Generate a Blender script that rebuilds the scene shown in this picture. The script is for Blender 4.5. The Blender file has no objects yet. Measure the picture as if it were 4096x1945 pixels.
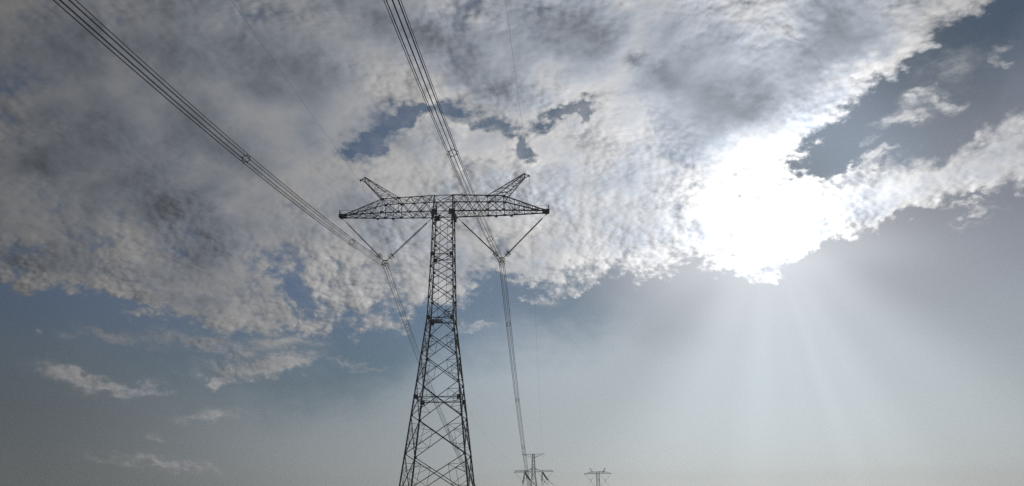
import bpy, bmesh, math, random
from mathutils import Vector, Matrix

random.seed(7)
scene = bpy.context.scene
COL = scene.collection
R = math.radians

# ---------------------------------------------------------------- node expressions
class Ex:
    """A socket that can be used in arithmetic; every operation adds a math node."""
    def __init__(self, g, s): self.g, self.s = g, s
    def m(self, op, *a, clamp=False):
        n = self.g.nodes.new('ShaderNodeMath'); n.operation = op; n.use_clamp = clamp
        for i, v in enumerate((self,) + a):
            if isinstance(v, Ex): self.g.links.new(v.s, n.inputs[i])
            else: n.inputs[i].default_value = v
        return Ex(self.g, n.outputs[0])
    def __add__(self, o): return self.m('ADD', o)
    __radd__ = __add__
    def __mul__(self, o): return self.m('MULTIPLY', o)
    __rmul__ = __mul__
    def __sub__(self, o): return self.m('SUBTRACT', o)
    def __rsub__(self, o): return (self * -1.0) + o
    def __truediv__(self, o): return self.m('DIVIDE', o)
    def __pow__(self, o): return self.m('POWER', o)
    def madd(self, a, b): return self.m('MULTIPLY_ADD', a, b)
    def exp(self): return self.m('EXPONENT')
    def clamp(self): return self.m('ADD', 0.0, clamp=True)
    def max(self, o): return self.m('MAXIMUM', o)
    def min(self, o): return self.m('MINIMUM', o)
    def step(self, a, b, lo=0.0, hi=1.0):                       # smooth step from a to b
        n = self.g.nodes.new('ShaderNodeMapRange'); n.interpolation_type = 'SMOOTHSTEP'
        self.g.links.new(self.s, n.inputs['Value'])
        for k, v in (('From Min', a), ('From Max', b), ('To Min', lo), ('To Max', hi)):
            if isinstance(v, Ex): self.g.links.new(v.s, n.inputs[k])
            else: n.inputs[k].default_value = v
        return Ex(self.g, n.outputs[0])
    def curve(self, pts, xr, yr):                               # piecewise curve y(x)
        n = self.g.nodes.new('ShaderNodeFloatCurve'); c = n.mapping.curves[0]
        q = [((x - xr[0]) / (xr[1] - xr[0]), (y - yr[0]) / (yr[1] - yr[0])) for x, y in sorted(pts)]
        q = [p for p in q if 0 < p[0] < 1]
        q = [(0.0, q[0][1])] + q + [(1.0, q[-1][1])]
        c.points[0].location = q[0]; c.points[1].location = q[-1]
        for p in q[1:-1]: c.points.new(*p)
        for p in c.points: p.handle_type = 'VECTOR'
        n.mapping.update()
        t = (self - xr[0]) * (1.0 / (xr[1] - xr[0]))
        self.g.links.new(t.s, n.inputs['Value'])
        return Ex(self.g, n.outputs[0]) * (yr[1] - yr[0]) + yr[0]

def combine(g, x, y, z):
    n = g.nodes.new('ShaderNodeCombineXYZ')
    for i, v in enumerate((x, y, z)):
        if isinstance(v, Ex): g.links.new(v.s, n.inputs[i])
        else: n.inputs[i].default_value = v
    return n.outputs[0]

def dot(g, vec, c):
    n = g.nodes.new('ShaderNodeVectorMath'); n.operation = 'DOT_PRODUCT'
    g.links.new(vec, n.inputs[0]); n.inputs[1].default_value = c
    return Ex(g, n.outputs['Value'])

def noise(g, vec, scale, detail=4.0, rough=0.5, dist=0.0, kind='FBM', lac=2.0, out='Fac', dims='3D'):
    n = g.nodes.new('ShaderNodeTexNoise'); n.noise_dimensions = dims; n.noise_type = kind
    if hasattr(n, 'normalize'): n.normalize = True
    g.links.new(vec, n.inputs['Vector'])
    n.inputs['Scale'].default_value = scale; n.inputs['Detail'].default_value = detail
    n.inputs['Roughness'].default_value = rough; n.inputs['Lacunarity'].default_value = lac
    n.inputs['Distortion'].default_value = dist
    return Ex(g, n.outputs[0]) if out == 'Fac' else n.outputs[1]

def mixcol(g, f, a, b):
    n = g.nodes.new('ShaderNodeMix'); n.data_type = 'RGBA'; n.clamp_factor = True
    if isinstance(f, Ex): g.links.new(f.s, n.inputs[0])
    else: n.inputs[0].default_value = f
    for v, i in ((a, 6), (b, 7)):
        if isinstance(v, (tuple, list)): n.inputs[i].default_value = (*v, 1.0)
        else: g.links.new(v, n.inputs[i])
    return n.outputs[2]

def scalecol(g, c, f):
    n = g.nodes.new('ShaderNodeVectorMath'); n.operation = 'SCALE'
    if isinstance(c, (tuple, list)): n.inputs[0].default_value = c
    else: g.links.new(c, n.inputs[0])
    if isinstance(f, Ex): g.links.new(f.s, n.inputs[3])
    else: n.inputs[3].default_value = f
    return n.outputs[0]

def vop(g, op, a, b):
    n = g.nodes.new('ShaderNodeVectorMath'); n.operation = op
    for i, v in enumerate((a, b)):
        if isinstance(v, (tuple, list)): n.inputs[i].default_value = v
        else: g.links.new(v, n.inputs[i])
    return n.outputs[0]
COV = [
    (0.6618, 0.0421, 6.6343, 0.075, -1.0331, 26.8869, -1.46),
    (0.5035, 0.1044, 1.7213, 0.3113, -1.6959, 48.1328, -0.88),
    (0.6149, 0.0221, 3.6796, 0.0651, -1.5061, 41.4545, -0.97),
    (0.6832, -0.2672, 10.4623, -0.4145, -1.424, 37.672, -0.97),
    (0.4776, -0.1155, 3.5389, -0.3657, -1.9468, 51.4379, -0.97),
    (0.7528, 0.0047, 1.56, 0.0216, -2.2496, 61.5758, -0.49),
    (0.54, 0.2664, -9.0355, 0.5912, -1.5714, 40.8573, -0.97),
    (0.532, 0.1952, -8.298, 0.7748, -2.8713, 75.8994, -0.97),
    (1.2305, -0.0211, -1.3382, -0.0171, -1.018, 25.8082, -0.97),
    (1.2374, -0.0245, -1.8437, -0.0289, -1.48, 36.2777, -0.68),
    (0.6236, 0.0095, 2.1229, 0.0249, -1.4187, 33.6207, -0.59),
    (0.919, 0.0024, 1.4986, 0.0118, -2.5374, 62.188, -0.59),
    (0.9576, -0.4553, 3.696, -0.34, -0.8494, 24.7204, -0.39),
    (0.1957, 0.0167, 5.826, 0.0292, -0.7392, 11.6179, 0.45),
    (0.2461, -0.012, 5.7176, -0.0877, -0.952, 11.261, 0.25),
    (0.4537, -0.1694, 9.5372, -0.5609, -1.4312, 11.5083, -1.0),
    (0.5807, -0.0387, 5.3942, -0.1931, -2.5485, 32.9724, -0.6),
    (0.5991, 0.0438, 7.8034, 0.1231, -2.2639, 34.9024, -0.5),
    (0.593, 0.0222, 14.9402, -0.0499, -3.9114, 50.3151, -0.7),
    (0.6722, 0.0382, 15.2447, 0.0502, -4.8137, 61.4326, -0.5),
    (0.9898, 0.1973, 30.0897, 0.1491, -0.5862, 19.3536, -0.45),
    (0.4935, 0.0206, 17.0675, 0.1626, -1.4257, 47.4645, -0.4),
    (0.6462, -0.1781, 24.4449, -0.2892, -1.5117, 36.8574, -0.45),
    (0.7457, 0.1415, 22.4996, 0.3049, -1.3556, 39.7155, -0.3),
    (0.7739, 0.0122, 24.9553, -0.1058, -1.8877, 23.0707, 0.1),
    (0.6537, -0.3961, -2.3563, -0.7771, -1.4391, 61.7163, -0.65),
    (0.76, -0.4929, 7.6304, -0.2301, -0.4662, 16.5098, -0.4),
    (0.6706, -0.2075, -0.9924, -0.1421, -0.5687, 20.5506, -0.35),
    (0.7634, -0.053, -4.7555, -0.1479, -1.9185, 68.0151, -0.4),
    (0.8578, -0.7107, 10.8726, -0.3253, -0.5155, 20.1751, -0.3),
    (0.6891, -0.0473, 16.0119, 0.0228, -1.6319, 53.3561, -0.3),
    (0.4825, -0.2068, 8.4771, -0.4841, -1.7703, 56.7605, -0.3),
    (0.4785, 0.2039, -8.2017, 0.3912, -1.4973, 50.3918, -0.25),
    (0.725, 0.2219, -20.8533, 0.6876, -2.2513, 30.8218, -0.3),
    (0.9686, 0.1056, -25.965, 0.4223, -3.7988, 67.5163, -0.3),
    (1.7761, -0.2004, -27.5304, -0.4274, -3.6549, 85.9326, 0.0),
    (2.038, -0.1256, -17.3384, -0.1291, -2.5423, 41.4526, 1.3),
    (1.8263, -0.0783, -10.3963, -0.2236, -7.1194, 95.7738, 0.95),
    (0.8124, -0.0169, -1.6843, -0.0462, -2.7165, 39.748, 0.8),
    (1.5497, -0.0172, -0.797, -0.0286, -2.9417, 42.6775, 0.7),
    (1.0121, -0.0851, 3.3934, -0.4923, -5.9051, 72.553, 0.5),
    (1.438, 0.0193, 4.9433, 0.041, -5.9204, 76.9917, 0.4),
    (0.5685, 0.0313, -3.2568, 0.1231, -2.2069, 33.1002, 0.6),
    (1.4921, 0.1323, -23.1118, 0.6267, -6.0289, 80.4404, 0.8),
    (1.8201, -0.1784, -26.4291, -0.36, -4.5509, 74.327, 0.7),
    (0.5764, 0.012, 2.6763, 0.0308, -2.5398, 33.5137, 0.4),
    (0.1501, -0.0055, -0.6262, -0.0097, -0.2714, 5.7476, 0.3),
    (0.1283, -0.0001, 0.148, -0.0004, -0.4392, 8.0198, 0.22),
    (0.1133, -0.0097, 2.0978, -0.0495, -0.5214, 8.0539, 0.02),
    (0.1332, 0.0094, 3.6405, 0.0223, -0.5652, 9.5914, 0.05),
    (0.2847, -0.0184, -2.4726, -0.0264, -0.4442, 8.4783, 0.2),
    (0.28, 0.0081, 1.5919, 0.0093, -0.353, 6.6824, 0.15),
    (1.6624, -0.306, -41.4425, -0.5197, -2.3088, 73.2295, 1.1),
    (0.8329, 0.1405, -27.1131, 0.4893, -3.244, 64.2258, 1.0),
    (1.1431, -0.989, -11.1958, -1.6902, -1.7888, 97.0448, 0.85),
    (1.3839, 0.3688, -45.7364, 1.0154, -3.7594, 55.7562, 1.0),
    (2.4225, -0.397, -55.0962, -0.9021, -4.7923, 135.0608, 0.7),
    (1.6791, -0.3209, -43.0231, -0.7869, -3.2993, 108.9907, 0.8),
    (1.0682, 0.121, -41.0747, 0.2573, -3.2316, 78.5046, 0.8),
    (1.4124, -0.8784, -26.3415, -2.5793, -3.5293, 182.6618, 0.6),
    (0.8111, -0.1645, -21.3352, -0.2633, -1.0046, 35.9928, 0.62),
    (1.2411, -0.2574, -34.7428, -0.9004, -3.3705, 117.5457, 0.5),
    (0.5447, 0.0628, -14.2867, 0.3439, -3.1476, 58.8481, 0.7),
    (1.0889, -0.0326, -34.6201, -0.1701, -3.4024, 84.8841, 0.5),
    (0.8414, -0.1107, -24.101, -0.5515, -4.4431, 96.1989, 0.9),
    (2.2324, -0.413, -64.613, -1.8234, -10.0209, 227.3788, 0.6),
    (0.7746, 0.1457, -23.1175, 0.7089, -3.7878, 63.6326, 0.4),
]
THK = [
    (0.1793, -0.056, 4.1243, -0.0605, -0.274, 6.8163, 0.43),
    (0.1791, -0.0482, 5.0825, -0.0764, -0.4678, 12.7118, 0.36),
    (0.2854, -0.085, -1.2862, -0.1181, -0.448, 14.442, 0.91),
    (0.3625, -0.0416, -4.5357, -0.0638, -0.4739, 15.8922, 0.52),
    (0.2394, 0.0858, -8.6567, 0.1213, -0.4672, 10.8018, 1.04),
    (0.2994, 0.1099, -8.167, 0.1416, -0.5037, 11.0994, 0.78),
    (0.3015, -0.2323, 1.6919, -0.4001, -0.5992, 20.8231, 0.4),
    (0.1606, -0.0052, -0.3865, -0.0157, -0.4686, 15.5008, 0.78),
    (0.279, -0.0567, 2.1848, -0.1286, -0.8998, 26.57, 0.39),
    (0.2177, -0.0408, 2.4229, -0.0681, -0.6158, 19.6192, 0.59),
    (0.1328, -0.0242, 4.3947, -0.0446, -0.2779, 5.5471, 0.36),
    (0.1614, -0.0071, 3.9074, -0.0265, -0.4738, 8.1887, 0.3),
    (0.27, 0.0463, 7.5738, 0.0663, -0.3614, 9.1078, 0.29),
    (0.2617, 0.0518, 7.3595, 0.1194, -0.4533, 16.4348, 0.32),
    (0.3918, 0.0254, 3.4264, 0.051, -0.6299, 21.0998, 0.15),
    (0.3319, -0.0109, -1.2119, -0.0181, -0.587, 11.7498, -0.3),
    (0.3422, 0.1224, -4.7963, 0.1611, -0.5657, 13.2904, -0.2),
    (0.2061, 0.0094, 1.5948, 0.0297, -0.5952, 14.2262, -0.25),
    (0.1663, -0.0001, 0.1918, -0.0004, -0.5856, 11.0265, -0.25),
    (0.1436, 0.0043, 0.7258, 0.0338, -0.9093, 26.1981, -0.3),
    (0.278, 0.122, -8.6113, 0.3244, -0.8621, 14.9988, -0.15),
    (0.2356, 0.104, -10.0748, 0.4718, -1.2353, 21.2235, -0.5),
    (0.2934, -0.0331, -4.4634, -0.0734, -0.6098, 15.0416, -0.15),
    (0.3908, -0.0265, -2.6463, -0.0473, -0.6217, 20.0612, -0.2),
]
SOFT = [
    (0.0849, -0.0119, 2.2891, -0.0139, -0.1656, 4.1673, 0.8),
    (0.2681, -0.0844, 6.109, -0.072, -0.3234, 8.0672, 0.35),
    (0.1438, 0.027, 4.1497, 0.0361, -0.1552, 4.8549, 0.25),
    (0.1935, -0.0191, -2.2188, -0.0298, -0.264, 7.9187, 0.95),
    (0.189, 0.0677, -6.8342, 0.1078, -0.4153, 9.6016, 0.9),
    (0.1279, -0.0007, 0.0824, -0.0009, -0.4116, 13.0433, 0.65),
    (0.2133, 0.055, -5.3048, 0.0882, -0.4526, 10.1685, 0.4),
    (0.2095, 0.0179, 2.6732, 0.0265, -0.2625, 7.3763, 0.25),
    (0.1517, -0.0047, 3.9541, -0.0136, -0.4271, 8.3787, 0.2),
    (0.1785, 0.0058, -5.5699, 0.0321, -0.7285, 13.9352, 0.6),
]
GLOW = [
    (0.1969, 0.1106, -6.003, 0.2082, -0.4038, 5.2243, 0.15),
    (0.2224, 0.0238, -5.4379, 0.0754, -0.6807, 11.681, 0.23),
    (0.2682, -0.0238, -3.2965, -0.0339, -0.3995, 8.1959, 0.09),
    (0.2735, 0.145, -9.298, 0.4019, -0.8337, 11.4006, 0.12),
    (0.2686, 0.0203, -7.5941, 0.0674, -0.7746, 13.5967, 0.07),
    (0.2486, -0.0076, -4.6805, -0.0133, -0.7409, 12.9734, 0.25),
    (0.1772, 0.0936, -6.5484, 0.3864, -0.8072, 11.1571, 0.26),
    (0.2232, 0.0938, -9.2761, 0.3308, -0.8837, 14.5971, 0.2),
]
WISP = [
    (0.3203, 0.0136, 5.6315, -0.0145, -2.3597, 22.8799, 1.2),
    (0.3325, 0.0477, 5.3975, 0.2125, -2.2023, 23.9683, 1.44),
    (1.1038, 0.1176, 21.4092, 0.1281, -2.7439, 25.8899, 1.32),
    (0.5777, 0.046, 15.3112, 0.0275, -2.3559, 26.2895, 1.1),
    (2.3162, 0.3806, 68.3269, 0.6049, -5.8685, 81.9396, 0.8),
    (0.3088, 0.0056, 6.8828, -0.0659, -1.7527, 18.2904, 0.8),
    (0.2719, 0.002, 4.8318, -0.0611, -1.7051, 17.6469, 1.08),
    (0.5223, -0.0471, 15.387, -0.4523, -2.0686, 3.4021, 1.32),
    (0.7072, -0.1319, 20.3315, -0.8045, -2.5237, -2.9996, 1.08),
    (0.52, 0.1559, 11.8316, 0.5971, -2.3928, 33.4751, 0.96),
    (0.56, 0.0594, 10.9328, 0.0648, -2.0576, 13.8423, 1.02),
    (1.5592, -0.6506, 39.8888, -1.011, -1.8815, -14.5645, 0.72),
    (0.2698, 0.0118, 6.4121, -0.1902, -2.5941, 3.8927, 0.84),
    (0.4592, -0.0114, 9.6941, -0.4087, -3.1368, 0.4343, 0.72),
    (0.7494, -0.0629, 22.7161, -0.7382, -3.464, 7.5188, 0.72),
    (0.8603, -0.0723, 2.8843, -0.3692, -4.4288, 54.4147, 0.7),
    (1.1504, 0.0154, 3.9546, 0.0307, -4.4403, 57.7438, 0.6),
    (0.9381, -0.0648, -9.946, -0.1253, -6.3634, 25.7269, 0.35),
    (0.7445, -0.0412, -6.1342, -0.0667, -4.7882, 13.8302, 0.3),
    (0.7698, 0.1321, 23.1392, 0.1418, -1.0201, 18.6751, 0.5),
    (0.4502, 0.0568, 4.393, 0.4366, -4.5355, 50.5912, 0.5),
    (0.4046, 0.1547, -15.3527, 0.1829, -0.6205, 13.2249, 0.38),
    (0.5106, -0.1032, -13.5633, -0.2089, -0.803, 28.3192, 0.45),
    (0.51, 0.039, -15.9129, 0.0505, -0.9922, 22.8837, 0.38),
    (1.1104, -0.1118, -32.8554, -0.4058, -5.044, 98.666, 0.5),
    (0.4371, 0.0652, -12.8208, 0.4191, -2.7308, 46.4437, 0.6),
    (1.5345, -0.2824, -38.2546, -0.465, -2.0657, 65.5211, 0.9),
    (0.7995, 0.1349, -26.039, 0.4502, -2.995, 59.4844, 0.83),
    (1.1035, -0.9548, -10.8993, -1.599, -1.6896, 91.8271, 0.71),
    (1.2916, 0.3442, -42.6873, 0.9231, -3.4176, 50.6874, 0.83),
    (2.1533, -0.3529, -48.9744, -0.8018, -4.2599, 120.0541, 0.6),
    (1.5503, -0.296, -39.7307, -0.725, -3.0449, 100.3967, 0.68),
    (0.997, 0.1129, -38.3364, 0.239, -3.0008, 72.8971, 0.68),
    (1.3613, -0.8467, -25.4562, -2.3477, -3.209, 166.233, 0.52),
    (0.5447, 0.0628, -14.2867, 0.3174, -2.9055, 54.3213, 0.7),
    (0.7972, -0.1054, -22.9182, -0.5544, -4.4475, 96.338, 1.0),
    (1.9248, -0.1186, -16.3752, -0.1205, -2.3728, 38.6891, 1.3),
    (0.7758, -0.0162, -1.6083, -0.0399, -2.3546, 34.3194, 0.8),
]
DECK_EDGE = [(-46.1, 12.76), (-37.64, 13.25), (-33.59, 13.1), (-30.98, 13.01), (-28.0, 12.8), (-26.01, 12.03), (-23.03, 11.63), (-20.15, 10.7), (-16.46, 10.17), (-14.88, 10.51), (-11.09, 11.11), (-8.31, 11.73), (-6.65, 13.11), (-4.06, 14.13), (0.33, 14.84), (3.85, 14.85), (6.21, 15.51), (8.56, 15.9), (11.99, 15.57), (14.81, 15.65), (17.01, 15.61), (18.39, 16.99), (19.61, 19.31), (20.85, 21.59), (22.42, 23.1), (25.52, 24.95), (28.35, 26.18), (30.62, 27.42), (33.07, 28.51), (35.72, 29.66), (38.31, 30.8), (46.75, 32.63)]
BAND_LOW = [(9.16, 16.29), (16.18, 15.55), (19.14, 15.34), (21.65, 16.37), (23.06, 17.21), (25.17, 17.64), (27.22, 18.04), (30.59, 18.18), (32.87, 18.2), (35.03, 18.04), (42.58, 16.94)]
BAND_TOP = [(9.44, 20.78), (16.74, 21.0), (20.38, 21.11), (22.27, 21.06), (24.94, 21.24), (27.51, 21.32), (29.53, 21.57), (31.26, 21.84), (33.72, 22.53), (35.52, 22.93), (44.32, 24.01)]
SUN_AZ, SUN_EL = 18.65, 19.28
CAM_ROLL = -0.4
# ---------------------------------------------------------------- sky
SUN_DIR = Vector((math.sin(R(SUN_AZ)) * math.cos(R(SUN_EL)), math.cos(R(SUN_AZ)) * math.cos(R(SUN_EL)), math.sin(R(SUN_EL))))

SHAFTS = [(-64.0, 10.0, 0.036), (-45.0, 9.0, -0.108), (-26.0, 8.0, 0.058), (-8.0, 7.0, 0.086), (4.0, 4.0, 0.036), (12.0, 3.0, 0.072), (21.0, 6.0, 0.058), (31.0, 5.0, -0.022), (40.0, 7.0, 0.036), (55.0, 8.0, -0.101), (71.0, 8.0, 0.036)]

def build_world():
    w = bpy.data.worlds.new('World'); scene.world = w; w.use_nodes = True
    g = w.node_tree; g.nodes.clear()
    out = g.nodes.new('ShaderNodeOutputWorld'); bg = g.nodes.new('ShaderNodeBackground')
    bg.inputs['Strength'].default_value = 0.1
    g.links.new(bg.outputs[0], out.inputs[0])
    sky = g.nodes.new('ShaderNodeTexSky'); sky.sky_type = 'NISHITA'; sky.sun_disc = False
    sky.sun_elevation = R(SUN_EL); sky.sun_rotation = R(SUN_AZ)
    sky.air_density = 1.0; sky.dust_density = 1.0; sky.ozone_density = 1.2
    tc = g.nodes.new('ShaderNodeTexCoord'); d = tc.outputs['Generated']
    x, y, z = (dot(g, d, v) for v in ((1, 0, 0), (0, 1, 0), (0, 0, 1)))
    deg = 180 / math.pi
    az = x.m('ARCTAN2', y) * deg
    el = z.m('ARCSINE') * deg
    th = dot(g, d, SUN_DIR).min(0.999999).m('ARCCOSINE') * deg          # angle from the sun
    # ragged outlines: the chart position is shaken by noise at two sizes
    q = combine(g, az * 0.1, el * 0.14, 0.0)
    j1 = noise(g, q, 2.2, 3.0, 0.55, out='Color'); j2 = noise(g, q, 9.0, 4.0, 0.6, out='Color')
    jit = vop(g, 'ADD', scalecol(g, vop(g, 'SUBTRACT', j1, (0.5, 0.5, 0.5)), 5.0), scalecol(g, vop(g, 'SUBTRACT', j2, (0.5, 0.5, 0.5)), 2.6))
    ae0 = combine(g, az, el, 1.0)
    ae = vop(g, 'ADD', ae0, vop(g, 'MULTIPLY', jit, (1.0, 0.75, 0.0)))
    azj = dot(g, ae, (1, 0, 0)); elj = dot(g, ae, (0, 1, 0))

    def blobs(lst):
        acc = None
        for a, b, c, p, q, r, amp in lst:
            u = dot(g, ae, (a, b, c)); v = dot(g, ae, (p, q, r))
            e = (u.madd(u, v * v) * -1.0).exp()
            acc = e * amp if acc is None else e.madd(amp, acc)
        return acc

    # cloud layer coordinates: polar about the zenith, so the layer shrinks towards the horizon
    hz = x.madd(x, y * y).max(1e-6).m('SQRT')
    zc = z.max(-0.2)
    r = (((1.0 - zc) / (1.0 + zc)) ** 0.675) * 2.8
    px, py = x / hz * r, y / hz * r
    P = combine(g, px, py, 0.0)
    wv = noise(g, P, 3.0, 3.0, 0.5, out='Color')
    Pw = vop(g, 'ADD', P, scalecol(g, vop(g, 'SUBTRACT', wv, (0.5, 0.5, 0.5)), 0.08))
    wv2 = noise(g, P, 17.0, 2.0, 0.5, out='Color')
    Pw = vop(g, 'ADD', Pw, scalecol(g, vop(g, 'SUBTRACT', wv2, (0.5, 0.5, 0.5)), 0.010))
    # small step towards the sun in the layer, for the lit and shaded sides of each puff
    sx, sy = math.sin(R(SUN_AZ)), math.cos(R(SUN_AZ))
    sr = 2.8 * ((1 - math.sin(R(SUN_EL))) / (1 + math.sin(R(SUN_EL)))) ** 0.675
    tosun = vop(g, 'NORMALIZE', vop(g, 'SUBTRACT', (sx * sr, sy * sr, 0.0), P), (0, 0, 0))

    def cells(v, scale, smooth):
        n = g.nodes.new('ShaderNodeTexVoronoi'); n.voronoi_dimensions = '2D'; n.feature = 'SMOOTH_F1'
        g.links.new(v, n.inputs['Vector']); n.inputs['Scale'].default_value = scale; n.inputs['Smoothness'].default_value = smooth
        return Ex(g, n.outputs['Distance'])
    soft = blobs(SOFT).clamp()                                            # where the sheet is smooth and thick
    lowd = el.step(25.0, 16.0)                                            # finer puffs in the far part of the deck
    def dens(v):
        big = noise(g, v, 4.6, 2.0, 0.5)
        puff = noise(g, v, 10.0, 12.0, 0.66)
        c1 = cells(v, 12.0, 0.5); c2 = cells(v, 27.0, 0.45); c3 = cells(v, 58.0, 0.4)
        k1 = 0.20 - lowd * 0.13
        lumpy = puff * 0.98 - 0.06 + (0.55 - c1) * k1 + (0.55 - c2) * (lowd * 0.10 + 0.11) + (0.55 - c3) * 0.12
        veil = noise(g, v, 5.0, 3.5, 0.5)
        return big * 0.62 + lumpy - 0.06 + (veil * 0.8 - lumpy + 0.12) * (soft * 0.80)
    n0 = dens(Pw)
    n1 = dens(vop(g, 'ADD', Pw, scalecol(g, tosun, 0.0075)))
    fine = (noise(g, Pw, 60.0, 5.0, 0.6) - 0.5) * (1.0 - soft * 0.8) + 0.5

    xr, yr = (-60.0, 60.0), (-10.0, 40.0)
    dd = elj - az.curve(DECK_EDGE, xr, yr)
    bl = elj - az.curve(BAND_LOW, xr, yr)
    bt = az.curve(BAND_TOP, xr, yr) - elj
    deck = dd.step(-2.2, 2.3, -1.8, 0.40) + dd.step(2.0, 12.0, 0.0, 0.20)
    band = bl.step(-1.0, 0.9, -1.9, 0.0) + bt.step(-2.2, 1.4, -1.4, 0.58) + az.step(14.0, 17.5, -0.9, 0.0)
    cov = deck.max(band) + blobs(COV)
    # the band beside the sun is combed into streaks
    ca, sa = math.cos(R(13)), math.sin(R(13))
    sv = combine(g, (azj * ca + elj * sa) * 0.10, (elj * ca - azj * sa) * 0.62, 0.0)
    streak = (noise(g, sv, 1.0, 6.0, 0.58) - 0.5) * az.step(15.0, 21.0) * el.step(28.0, 24.0) * 1.5
    flat = (noise(g, combine(g, azj * 0.16, elj * 0.95, 3.0), 1.0, 5.0, 0.55) - 0.5) * (az.step(6.0, -4.0) * dd.step(7.0, 0.5)) * 1.7
    mass = noise(g, Pw, 2.3, 3.0, 0.55) - 0.5
    den = mass * 0.9 + streak + flat + cov + (n0 - 0.75) * 2.1 + (fine - 0.5) * (th.step(13.0, 5.0) * 0.75 + dd.step(-2.2, -0.2) * dd.step(4.0, 1.0) * 0.75 + 0.42)
    alpha = den.step(-0.42, 0.44) ** 0.9
    wisp = blobs(WISP) * (noise(g, vop(g, 'MULTIPLY', combine(g, az, el, 0.0), (0.35, 1.0, 1.0)), 1.3, 6.0, 0.62) * 2.6 - 0.55)
    alpha = alpha.max(wisp.step(0.0, 0.95) * 0.80)
    alpha = alpha.max(dd.step(0.5, 4.0) * ((noise(g, Pw, 8.0, 6.0, 0.62) - 0.36) * 1.6).clamp() * 0.62)   # thin veils across the openings
    thick = den.step(0.15, 1.3) * 0.70 + blobs(THK) + (noise(g, Pw, 3.4, 4.0, 0.55) - 0.52) * (soft * 1.3 + 0.5)
    vary = noise(g, Pw, 2.9, 3.0, 0.55).step(0.36, 0.62, 0.35, 1.25)           # some of the sheet is veiled, some well modelled
    shade = ((n0 - n1) * 2.2 + (fine - 0.5) * 0.22) * (1.0 - soft * 0.45) * vary

    # light scattered through the layer falls off away from the sun
    lit = ((th * (-1 / 1.4)).exp() * 3.0 + (th * (-1 / 9.0)).exp() * 0.34 + ((th * (1 / 33.0)) ** 1.5 * -1.0).exp() * 0.67 + 0.05)
    lit = lit + blobs(GLOW)
    core = 1.0 - thick.step(0.0, 1.30) * 0.60
    mott = (noise(g, Pw, 6.2, 4.0, 0.52) - 0.5) * (1.05 - soft * 0.40)      # clotted thickness at a larger size
    crisp = vary * ((n0 - 0.80) - mass * 0.25) * (1.0 - soft * 0.8)                  # puffs bright, the cracks between them dim
    lum = lit * (core + shade + mott + (crisp.max(-0.30).min(0.45) * 0.95) * den.step(-0.7, 0.0)).max(0.36)
    lum = lum * (1.0 + dd.step(-0.5, -3.0) * az.step(5.0, -5.0) * 0.35)          # thin detached rows are lit right through
    ccol = mixcol(g, (thick - mott * 1.2 - crisp * 1.4).step(-0.10, 0.72), (1.0, 0.99, 0.982), (0.86, 0.945, 1.09))
    ccol = scalecol(g, ccol, lum * 40.0)

    # clear air: Nishita, white-balanced, with the sun's aureole below the deck and shafts of light
    low = el.step(18.5, 2.0)
    near = (th * (-1 / 25.0)).exp()
    red = (low * near).madd(-0.62, 1.0)
    tint = combine(g, red * el.step(3.0, 12.0, 0.74, 0.82), ((low * near).madd(-0.30, 0.93) + el.step(14.0, 22.0) * 0.03), el.step(4.0, 8.0, 1.24, 1.10) + el.step(8.0, 17.0, 0.0, 0.14))
    base = scalecol(g, vop(g, 'MULTIPLY', sky.outputs[0], tint), (1.0 - th.step(10.0, 1.0) * el.step(17.8, 20.5) * 0.78) * th.step(8.0, 26.0, 0.82, 1.75) * az.step(20.0, 36.0, 1.0, 0.75) * th.step(52.0, 34.0, 0.74, 1.0))
    dusty = scalecol(g, mixcol(g, el.step(11.0, 1.0), (0.86, 0.985, 1.07), (0.965, 1.0, 1.0)), ((th * (-1 / 17.0)).exp() * 0.98 + 0.076) * el.step(9.0, 0.0, 1.02, 1.32) * th.step(34.0, 52.0, 1.14, 0.62) * 40.0)
    base = mixcol(g, el.step(15.5, 5.0) * 0.75, base, dusty)              # thicker, paler air towards the horizon
    ga = (az - SUN_AZ).m('ARCTAN2', SUN_EL - el) * deg                    # bearing round the sun, 0 = straight down
    shaft = None
    for c, wd, amp in SHAFTS:
        e = ((ga - c) * (1.0 / wd)); e = (e * e * -1.0).exp() * amp
        shaft = e if shaft is None else shaft + e
    shaft = shaft * th.step(3.0, 8.0) * th.step(34.0, 9.0)
    under = dd.step(-6.0, -0.5) * th.step(7.0, 16.0) * th.step(48.0, 30.0, 0.4, 1.0)   # air in the deck's own shadow is darker and bluer
    base = vop(g, 'MULTIPLY', base, combine(g, under.madd(-0.60, 1.0), under.madd(-0.44, 1.0), under.madd(-0.35, 1.0)))
    base = scalecol(g, base, 1.0 + shaft)
    blue = th.step(15.0, 5.0) * el.step(18.0, 20.5)
    base = vop(g, 'MULTIPLY', base, combine(g, blue.madd(-0.12, 1.0), blue.madd(0.10, 1.0), blue.madd(0.34, 1.0)))
    grey = dot(g, base, (0.3, 0.5, 0.2))
    base = mixcol(g, 0.30, base, scalecol(g, (0.93, 1.0, 1.07), grey))

    col = mixcol(g, alpha, base, ccol)
    # forward scattering close round the sun veils sky and cloud alike
    col = vop(g, 'ADD', col, scalecol(g, (0.88, 1.0, 1.09), ((th * (-1 / 5.0)).exp() * (el.step(18.5, 15.5) * 0.38 + 0.22)) * 40.0))
    g.links.new(col, bg.inputs['Color'])
    w.cycles.sampling_method = 'MANUAL'; w.cycles.sample_map_resolution = 512

build_world()

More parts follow.
